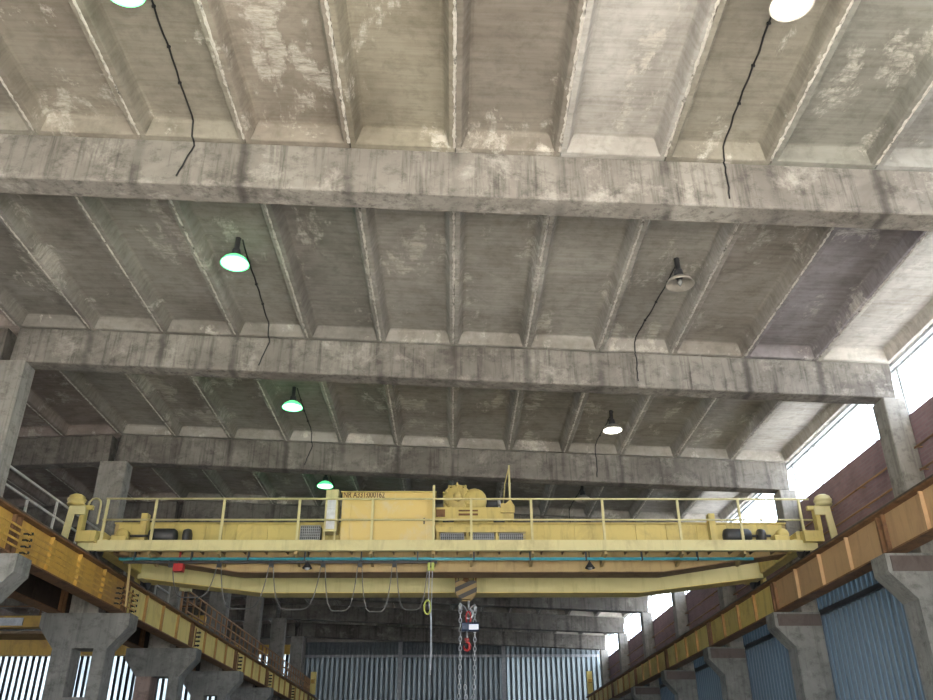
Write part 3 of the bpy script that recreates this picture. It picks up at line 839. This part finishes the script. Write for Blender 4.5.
for k in range(5):
    b = MB(); a = -1.2 + .6 * k
    b.box(-.02, .02, -.3, .3, .34, .39)
    c, s = math.cos(a), math.sin(a)
    for i, v in enumerate(b.v): b.v[i] = (.12 + v[0] * c + v[2] * s, 20.62 + v[1], 7.93 - v[0] * s + v[2] * c)
    TP(b, 'rib', M_crane, ge)
b = MB(); b.lathe([(.02, -.13), (.10, -.12), (.11, 0), (.10, .12), (.02, .13)], (.12, 20.24, 7.93), 14, 'Y'); TP(b, 'bearing_cap', M_crane, ge)
b = MB(); b.lathe([(.05, -.5), (.24, -.49), (.24, .49), (.05, .5)], (.5, 21.75, 7.85), 20, 'X'); b.box(0, .1, 21.6, 21.9, 7.58, 7.9); b.box(.9, 1.0, 21.6, 21.9, 7.58, 7.9); TP(b, 'rope_drum', M_rust)
b = MB(); b.lathe([(.04, -.16), (.12, -.15), (.13, -.05), (.13, .12), (.06, .16)], (1.0, 20.6, 7.84), 14, 'X'); b.box(.9, 1.1, 20.5, 20.7, 7.59, 7.75); TP(b, 'motor', M_dark)
b = MB(); b.lathe([(.02, -.05), (.09, -.04), (.09, .04), (.02, .05)], (1.17, 20.58, 7.86), 14, 'X'); b.box(1.15, 1.19, 20.55, 20.62, 7.6, 7.83); TP(b, 'brake_drum', M_silver)
b = MB(); b.cyl((1.42, 20.16, 7.6), (1.42, 20.16, 8.72), .026, 8); TP(b, 'pole', M_cranepale)
b = MB(); b.tube([(1.42, 20.16, 8.70), (1.30, 20.16, 8.2), (1.24, 20.16, 7.62)], .012, 6); TP(b, 'stay', M_crane)
b = MB(); b.prism([(1.18, 7.45), (1.52, 7.45), (1.52, 7.62), (1.42, 7.78), (1.30, 7.68), (1.18, 7.68)], 'Y', 19.98, 20.04); TP(b, 'end_bracket', M_crane)

# ------------------------------------------------------------------ hook block and what hangs on it
H = empty('hook_block', (.34, 21.3, 5.9)); tag(H, 'round hook block with dark and yellow slanted stripes, hanging below the trolley', 'hook block')
for side in (-1, 1):
    b = MB()
    poly = [(-.27, .13), (-.20, .17), (.20, .17), (.27, .13), (.27, -.07), (.22, -.19), (.10, -.29), (-.10, -.29), (-.22, -.19), (-.27, -.07)]
    b.prism([(x, z) for x, z in poly], 'Y', side * .13 - .02, side * .13 + .02)
    b.build('cheek_plate', M_stripe, H)
b = MB(); b.lathe([(.06, -.09), (.23, -.09), (.19, -.03), (.19, .03), (.23, .09), (.06, .09)], (0, 0, -.02), 24, 'Y'); b.build('sheave', M_dark, H)
for x in (-.25, .25):
    b = MB(); b.box(x - .018, x + .018, -.12, .12, .10, .27); b.build('guard', M_rust, H)
b = MB(); b.lathe([(.03, -.07), (.07, -.06), (.07, .06), (.03, .07)], (0, -.18, .19), 12, 'Y'); b.build('pin', M_rust, H)
for x in (-.19, .19):
    for y in (-.05, .05):
        b = MB(); b.cyl((x, y, .0), (x * .9, y * 2, 1.45), .011, 6); b.build('hoist_rope', M_dark, H)
b = MB(); b.cyl((.07, 0, -.30), (.07, 0, -.52), .028, 10); b.tube([(.07, 0, -.50)] + [(.07 + .10 * math.sin(a), 0, -.62 + .11 * math.cos(a)) for a in [.2 + k * .42 for k in range(11)]], [.028, .03, .034, .038, .04, .04, .038, .034, .028, .024, .018, .012], 8); b.build('hook', M_silver, H)
# crane scale
S = empty('crane_scale', (.44, 21.26, 4.97)); tag(S, 'dark blue crane scale with a small white display, hung from the hook block', 'scale')
b = MB(); b.bbox(-.20, .22, -.10, .12, -.10, .10, .03); b.build('case', M_navy, S)
b = MB(); b.box(-.03, .20, -.118, -.102, -.075, .045); b.build('display', mat_emit('lit_display', (.8, .85, 1), .5, (.8, .8, .85)), S)
b = MB(); b.tube([(-.04 + .06 * math.cos(a), .02, .22 + .15 * math.sin(a)) for a in [2 * PI * k / 14 for k in range(14)]], .022, 8, closed=True); b.build('shackle', M_red, S)
b = MB(); b.tube([(-.08, 0, -.10), (-.08, 0, -.2), (-.06, 0, -.3)], .02, 8); b.build('stem', M_silver, S)
R = empty('safety_hook', (.36, 21.26, 4.55)); tag(R, 'small red safety hook hanging under the crane scale', 'hook')
b = MB(); b.tube([(0, 0, .14), (0, 0, .06)] + [(.075 * math.sin(a), 0, -.03 + .09 * math.cos(a)) for a in [.35 + .42 * k for k in range(12)]], [.03, .035] + [.033, .034, .036, .038, .038, .036, .034, .032, .028, .024, .02, .014], 8); b.build('hook_body', M_red, R)
b = MB(); b.box(-.055, .055, -.03, .03, .10, .16); b.build('yoke', M_red, R)
# chain slings
def chain(name, x, y, z0, z1, label, lean=0.0):
    b = MB(); z = z0; k = 0; pitch = .105
    while z > z1:
        t = (z0 - z) / (z0 - z1); xx = x + lean * t + .025 * math.sin(5 * t + x * 9)
        pts = []
        for a in range(10):
            q = 2 * PI * a / 10
            u = .032 * math.sin(q); w = .062 * math.cos(q)
            pts.append((xx + u, y, z + w) if k % 2 == 0 else (xx, y + u, z + w))
        b.tube(pts, .011, 5, closed=True); z -= pitch; k += 1
    o = b.build(name, M_silver); tag(o, label, 'chain', 'chain slings on the hook block'); return o
e = empty('chain_sling', (.2, 21.3, 5.35)); tag(e, 'silver chain sling hanging down on the left of the crane scale', 'chain', 'chain slings on the hook block')
def chainpart(e, x, z0, z1, lean, y=0.0):
    b = MB(); z = z0; k = 0
    while z > z1:
        t = (z0 - z) / (z0 - z1); xx = x + lean * t + .02 * math.sin(5 * t + x * 9)
        pts = []
        for a in range(8):
            q = 2 * PI * a / 8; u = .034 * math.sin(q); w_ = .066 * math.cos(q)
            pts.append((xx + u, y, z + w_) if k % 2 == 0 else (xx, y + u, z + w_))
        b.tube(pts, .012, 5, closed=True); z -= .108; k += 1
    b.build('chain', M_silver, e)
chainpart(e, 0, .0, -3.6, -.08); chainpart(e, .10, -1.75, -3.6, .10, -.05)
b = MB(); b.lathe([(.02, -.06), (.055, -.05), (.05, .05), (.02, .12)], (0, 0, .08), 10); b.build('end_fitting', M_silver, e)
b = MB(); b.tube([(0, 0, .18), (.1, 0, .12), (.205, -.0, -.06)], .016, 6); b.build('top_link', M_silver, e)
e = empty('chain_sling', (.56, 21.3, 5.35)); tag(e, 'silver chain sling hanging down on the right of the crane scale', 'chain', 'chain slings on the hook block')
chainpart(e, 0, .0, -3.6, -.10, .14); chainpart(e, -.06, -2.0, -3.6, .12, -.05)
b = MB(); b.lathe([(.02, -.06), (.055, -.05), (.05, .05), (.02, .12)], (0, .14, .08), 10); b.build('end_fitting', M_silver, e)

b = MB(); b.tube([(0, .14, .18), (-.08, .05, .12), (-.15, 0, -.04)], .016, 6); b.build('top_link', M_silver, e)
# pendant control cable
P = empty('pendant_cable', (-.5, 19.6, 6.1)); tag(P, 'pale pendant control cable hanging from the crane with a coiled yellow-green loop', 'cable')
for x in (-.07, .02):
    b = MB(); b.box(x, x + .06, -.03, .03, -.14, .04); b.build('clamp', M_fluo, P)
b = MB(); b.tube([(-.03, 0, -.1), (-.04, 0, -.8), (.02, 0, -1.2), (.03, 0, -2.4)], .012, 6); b.build('cord', M_silver, P)
b = MB(); b.tube([(.04, 0, -.1), (.03, 0, -.9), (.05, 0, -1.8), (.04, 0, -2.3)], .010, 6); b.build('cord', M_silver, P)
b = MB(); b.tube([(-.06 + .075 * math.cos(a), .01 * math.sin(3 * a), -.96 + .15 * math.sin(a)) for a in [2 * PI * k / 18 for k in range(18)]], .022, 8, closed=True); b.build('coil', M_fluo, P)
b = MB(); b.tube([(.035, 0, -2.3), (.06, 0, -3.4)], .010, 6); b.box(0.02, .10, -.04, .04, -4.0, -3.4); b.build('control_box', M_dark, P)

# ------------------------------------------------------------------ high-bay lamps
def lamp(x, y, on, label, bulbmat=None):
    zc = zt(x) + .253
    e = empty('high_bay_lamp', (x, y, zc)); tag(e, label, 'lamp', 'high bay lamps under the roof slabs')
    h = .54
    b = MB(); b.lathe([(.03, -.0), (.05, -.015), (.045, -.03), (.045, -(h - .30)), (.075, -(h - .28)), (.085, -(h - .14)), (.05, -(h - .12))], n=14); b.build('housing', M_dark, e)
    b = MB(); b.lathe([(.06, -(h - .15)), (.12, -(h - .14)), (.20, -(h - .08)), (.245, -h), (.235, -h), (.19, -(h - .07)), (.11, -(h - .125)), (.06, -(h - .13))], n=32)
    b.build('reflector', M_shade_on if (on and bulbmat is None) else M_shade_off, e)
    b = MB(); b.lathe([(.005, -h - .035), (.05, -h - .03) if on else (.03, -h + .0), (.205, -h + .005) if on else (.05, -h + .04), (.22, -h + .012) if on else (.03, -h + .10), (.03, -(h - .10))], n=20)
    b.build('bulb', (bulbmat or M_bulb_on) if on else M_bulb_off, e)
    if on:
        L = bpy.data.lights.new('lamp_light', 'POINT'); L.energy = 22; L.color = (.30, 1.0, .50) if bulbmat is None else (1, 1, .88); L.shadow_soft_size = .1
        lo = bpy.data.objects.new('lamp_light', L); lo.location = (0, 0, -h - .08); link(lo, e)
    return e
def conduit(x, y, yb, label, fit, x2):
    """dark cable stapled along the slab from the lamp to the beam and down its face"""
    rnd = random.Random(int(x * 10 + y))
    e = empty('lamp_cable', (0, 0, 0)); tag(e, label, 'cable', 'lamp feed cables')
    z1 = zt(x) + .253 - .012
    n = 12; pts = []
    for k in range(n + 1):
        t = k / n; yy = y + (yb - .46 - y) * t; xx = x + (x2 - x) * t + rnd.uniform(-.012, .012)
        pts.append((xx, yy, zt(xx) + .237 + rnd.uniform(-.002, .002)))
    pts += [(x2, yb - .375, zt(x2) + .215), (x2 - .01, yb - .335, zt(x2) + .17), (x2 - .01, yb - .29, zt(x2) + .01), (x2, yb - .27, zt(x2) - .013), (x2 + .0, yb - .22, zt(x2) - .02), (x2 + .02, yb - .215, zt(x2) - .10)]
    for k in range(1, 7):
        pts.append((x2 + .02 - .03 * k * (1 if x < 0 else .1) + rnd.uniform(-.012, .012), yb - .213, zt(x2) - .10 - .09 * k))
    b = MB(); b.tube(pts, .013, 6); b.build('cord', M_black, e)
    for k in (3, 6, 9):
        p = pts[k]; b = MB(); b.box(p[0] - .022, p[0] + .022, p[1] - .012, p[1] + .012, p[2] - .02, p[2] + .012); b.build('clip', M_black, e)
LD = [(-3.70, 6.56, True, 'glowing green high bay lamp at the top left edge, nearest left one', None),
      (-3.74, 12.15, True, 'bright green-white high bay lamp, left row, between first and second roof beams', None),
      (-3.80, 18.35, True, 'green high bay lamp, left row, between second and third roof beams', None),
      (-3.82, 24.3, True, 'small green high bay lamp just above the narrow pale crane cabinet', None),
      (3.71, 6.40, True, 'large white glowing high bay lamp at the top right edge', M_bulbwhite_on),
      (3.89, 12.22, False, 'unlit high bay lamp with a dark bell shade, right row', None),
      (3.88, 18.95, True, 'white lit high bay lamp with a dark housing, right row, above the crane', M_bulbwhite_on),
      (3.95, 24.6, False, 'unlit high bay lamp half hidden behind the crane railing', None)]
CL = ['dark cable from the nearest left lamp down the first roof beam', 'dark cable from the second left lamp to the second roof beam', 'dark cable from the third left lamp to the third roof beam',
      'dark cable from the left lamp above the crane cabinet', 'dark cable from the large white lamp down the first roof beam', 'dark cable from the unlit right lamp to the second roof beam',
      'dark cable from the white lamp above the crane to the third beam', 'dark cable from the half hidden unlit lamp']
X2 = [-3.72, -3.80, -3.80, -3.8, 3.85, 3.75, 3.85, 3.9]
for k, (x, y, on, lab, bm_) in enumerate(LD):
    lamp(x, y, on, lab, bm_)
    yb = BY[1 + (k % 4)] if k < 4 else BY[1 + (k - 4)]
    conduit(x + .06, y + .04, yb, CL[k], 0, X2[k])

# ------------------------------------------------------------------ left aisle crane
A = empty('bridge_crane', (0, 0, 6.4)); tag(A, 'orange overhead crane in the left aisle behind the concrete columns', 'crane')
b = MB(); b.box(-32.4, -10.0, 35.2, 35.6, .80, 1.25); b.build('girder', M_run, A)
b = MB(); b.box(-32.4, -10.0, 36.8, 37.2, -.05, .55); b.build('girder', M_run, A)
b = MB(); b.cyl((-32.4, 35.15, 1.95), (-10.2, 35.15, 1.95), .03, 6); arl = b.build('railing', M_rust, A)
b = MB(); b.cyl((-32.4, 35.15, 1.6), (-10.2, 35.15, 1.6), .03, 6); b.build('middle_rail', M_rust, arl)
for k in range(12):
    b = MB(); b.box(-32.2 + 1.95 * k, -32.14 + 1.95 * k, 35.12, 35.18, 1.25, 1.95); b.build('rail_post', M_rust, arl)
b = MB(); b.box(-32.3, -10.1, 35.25, 37.15, .56, .66); b.build('walkway', M_cranedark, A)
b = MB(); b.box(-18.9, -17.2, 35.14, 35.19, .86, 1.16); b.build('sign_panel', M_white, A, )
b = MB(); b.box(-10.1, -9.55, 34.6, 37.8, -.15, .35); b.build('end_truck', M_run, A)
b = MB(); b.box(-32.9, -32.3, 34.6, 37.8, -.15, .35); b.build('end_truck', M_run, A)

# ------------------------------------------------------------------ light
W = bpy.data.worlds.new('daylight'); SC.world = W; W.use_nodes = True
nt = W.node_tree; nt.nodes.clear()
wo = nt.nodes.new('ShaderNodeOutputWorld'); bg = nt.nodes.new('ShaderNodeBackground')
bg.inputs[0].default_value = (.88, .94, 1.0, 1); bg.inputs[1].default_value = 16.0
nt.links.new(bg.outputs[0], wo.inputs[0])
sun = bpy.data.lights.new('sun', 'SUN'); sun.energy = 105; sun.angle = .01; sun.color = (1, .95, .87)
so = bpy.data.objects.new('sun', sun); link(so)
so.rotation_euler = Vector((.12, .72, -.66)).to_track_quat('-Z', 'Y').to_euler()
def portal(loc, d, sx, sy):
    L = bpy.data.lights.new('daylight_portal', 'AREA'); L.shape = 'RECTANGLE'; L.size = sx; L.size_y = sy; L.cycles.is_portal = True
    o = bpy.data.objects.new('daylight_portal', L); o.location = loc
    o.rotation_euler = Vector(d).to_track_quat('-Z', 'Y').to_euler(); link(o)
    return o
portal((XR + .4, (YR + YE) / 2, 8.68), (-1, 0, 0), YE - YR, 1.16)
portal((.4, YR - .1, 2.7), (0, 1, 0), 17.6, 5.4)
portal((XL - .4, (YR + YE) / 2, 6.1), (1, 0, 0), YE - YR, 1.8)

# ------------------------------------------------------------------ camera
cam = bpy.data.cameras.new('camera'); cam.sensor_width = 36; cam.lens = 839.29 * 36 / 933
cam.clip_end = 500
co = bpy.data.objects.new('camera', cam); link(co)
F = Vector((.01604198, .88868228, .4582428)); Rv = Vector((.99986474, -.01592054, -.00412775)); U = Vector((-.00362721, -.45824703, .88881747))
co.matrix_world = Matrix(((Rv.x, U.x, -F.x, 0), (Rv.y, U.y, -F.y, 0), (Rv.z, U.z, -F.z, 1.6), (0, 0, 0, 1)))
SC.camera = co
SC.view_settings.view_transform = 'Standard'; SC.view_settings.look = 'None'
SC.view_settings.gamma = 1; SC.view_settings.use_curve_mapping = False
SC.view_settings.exposure = -0.40
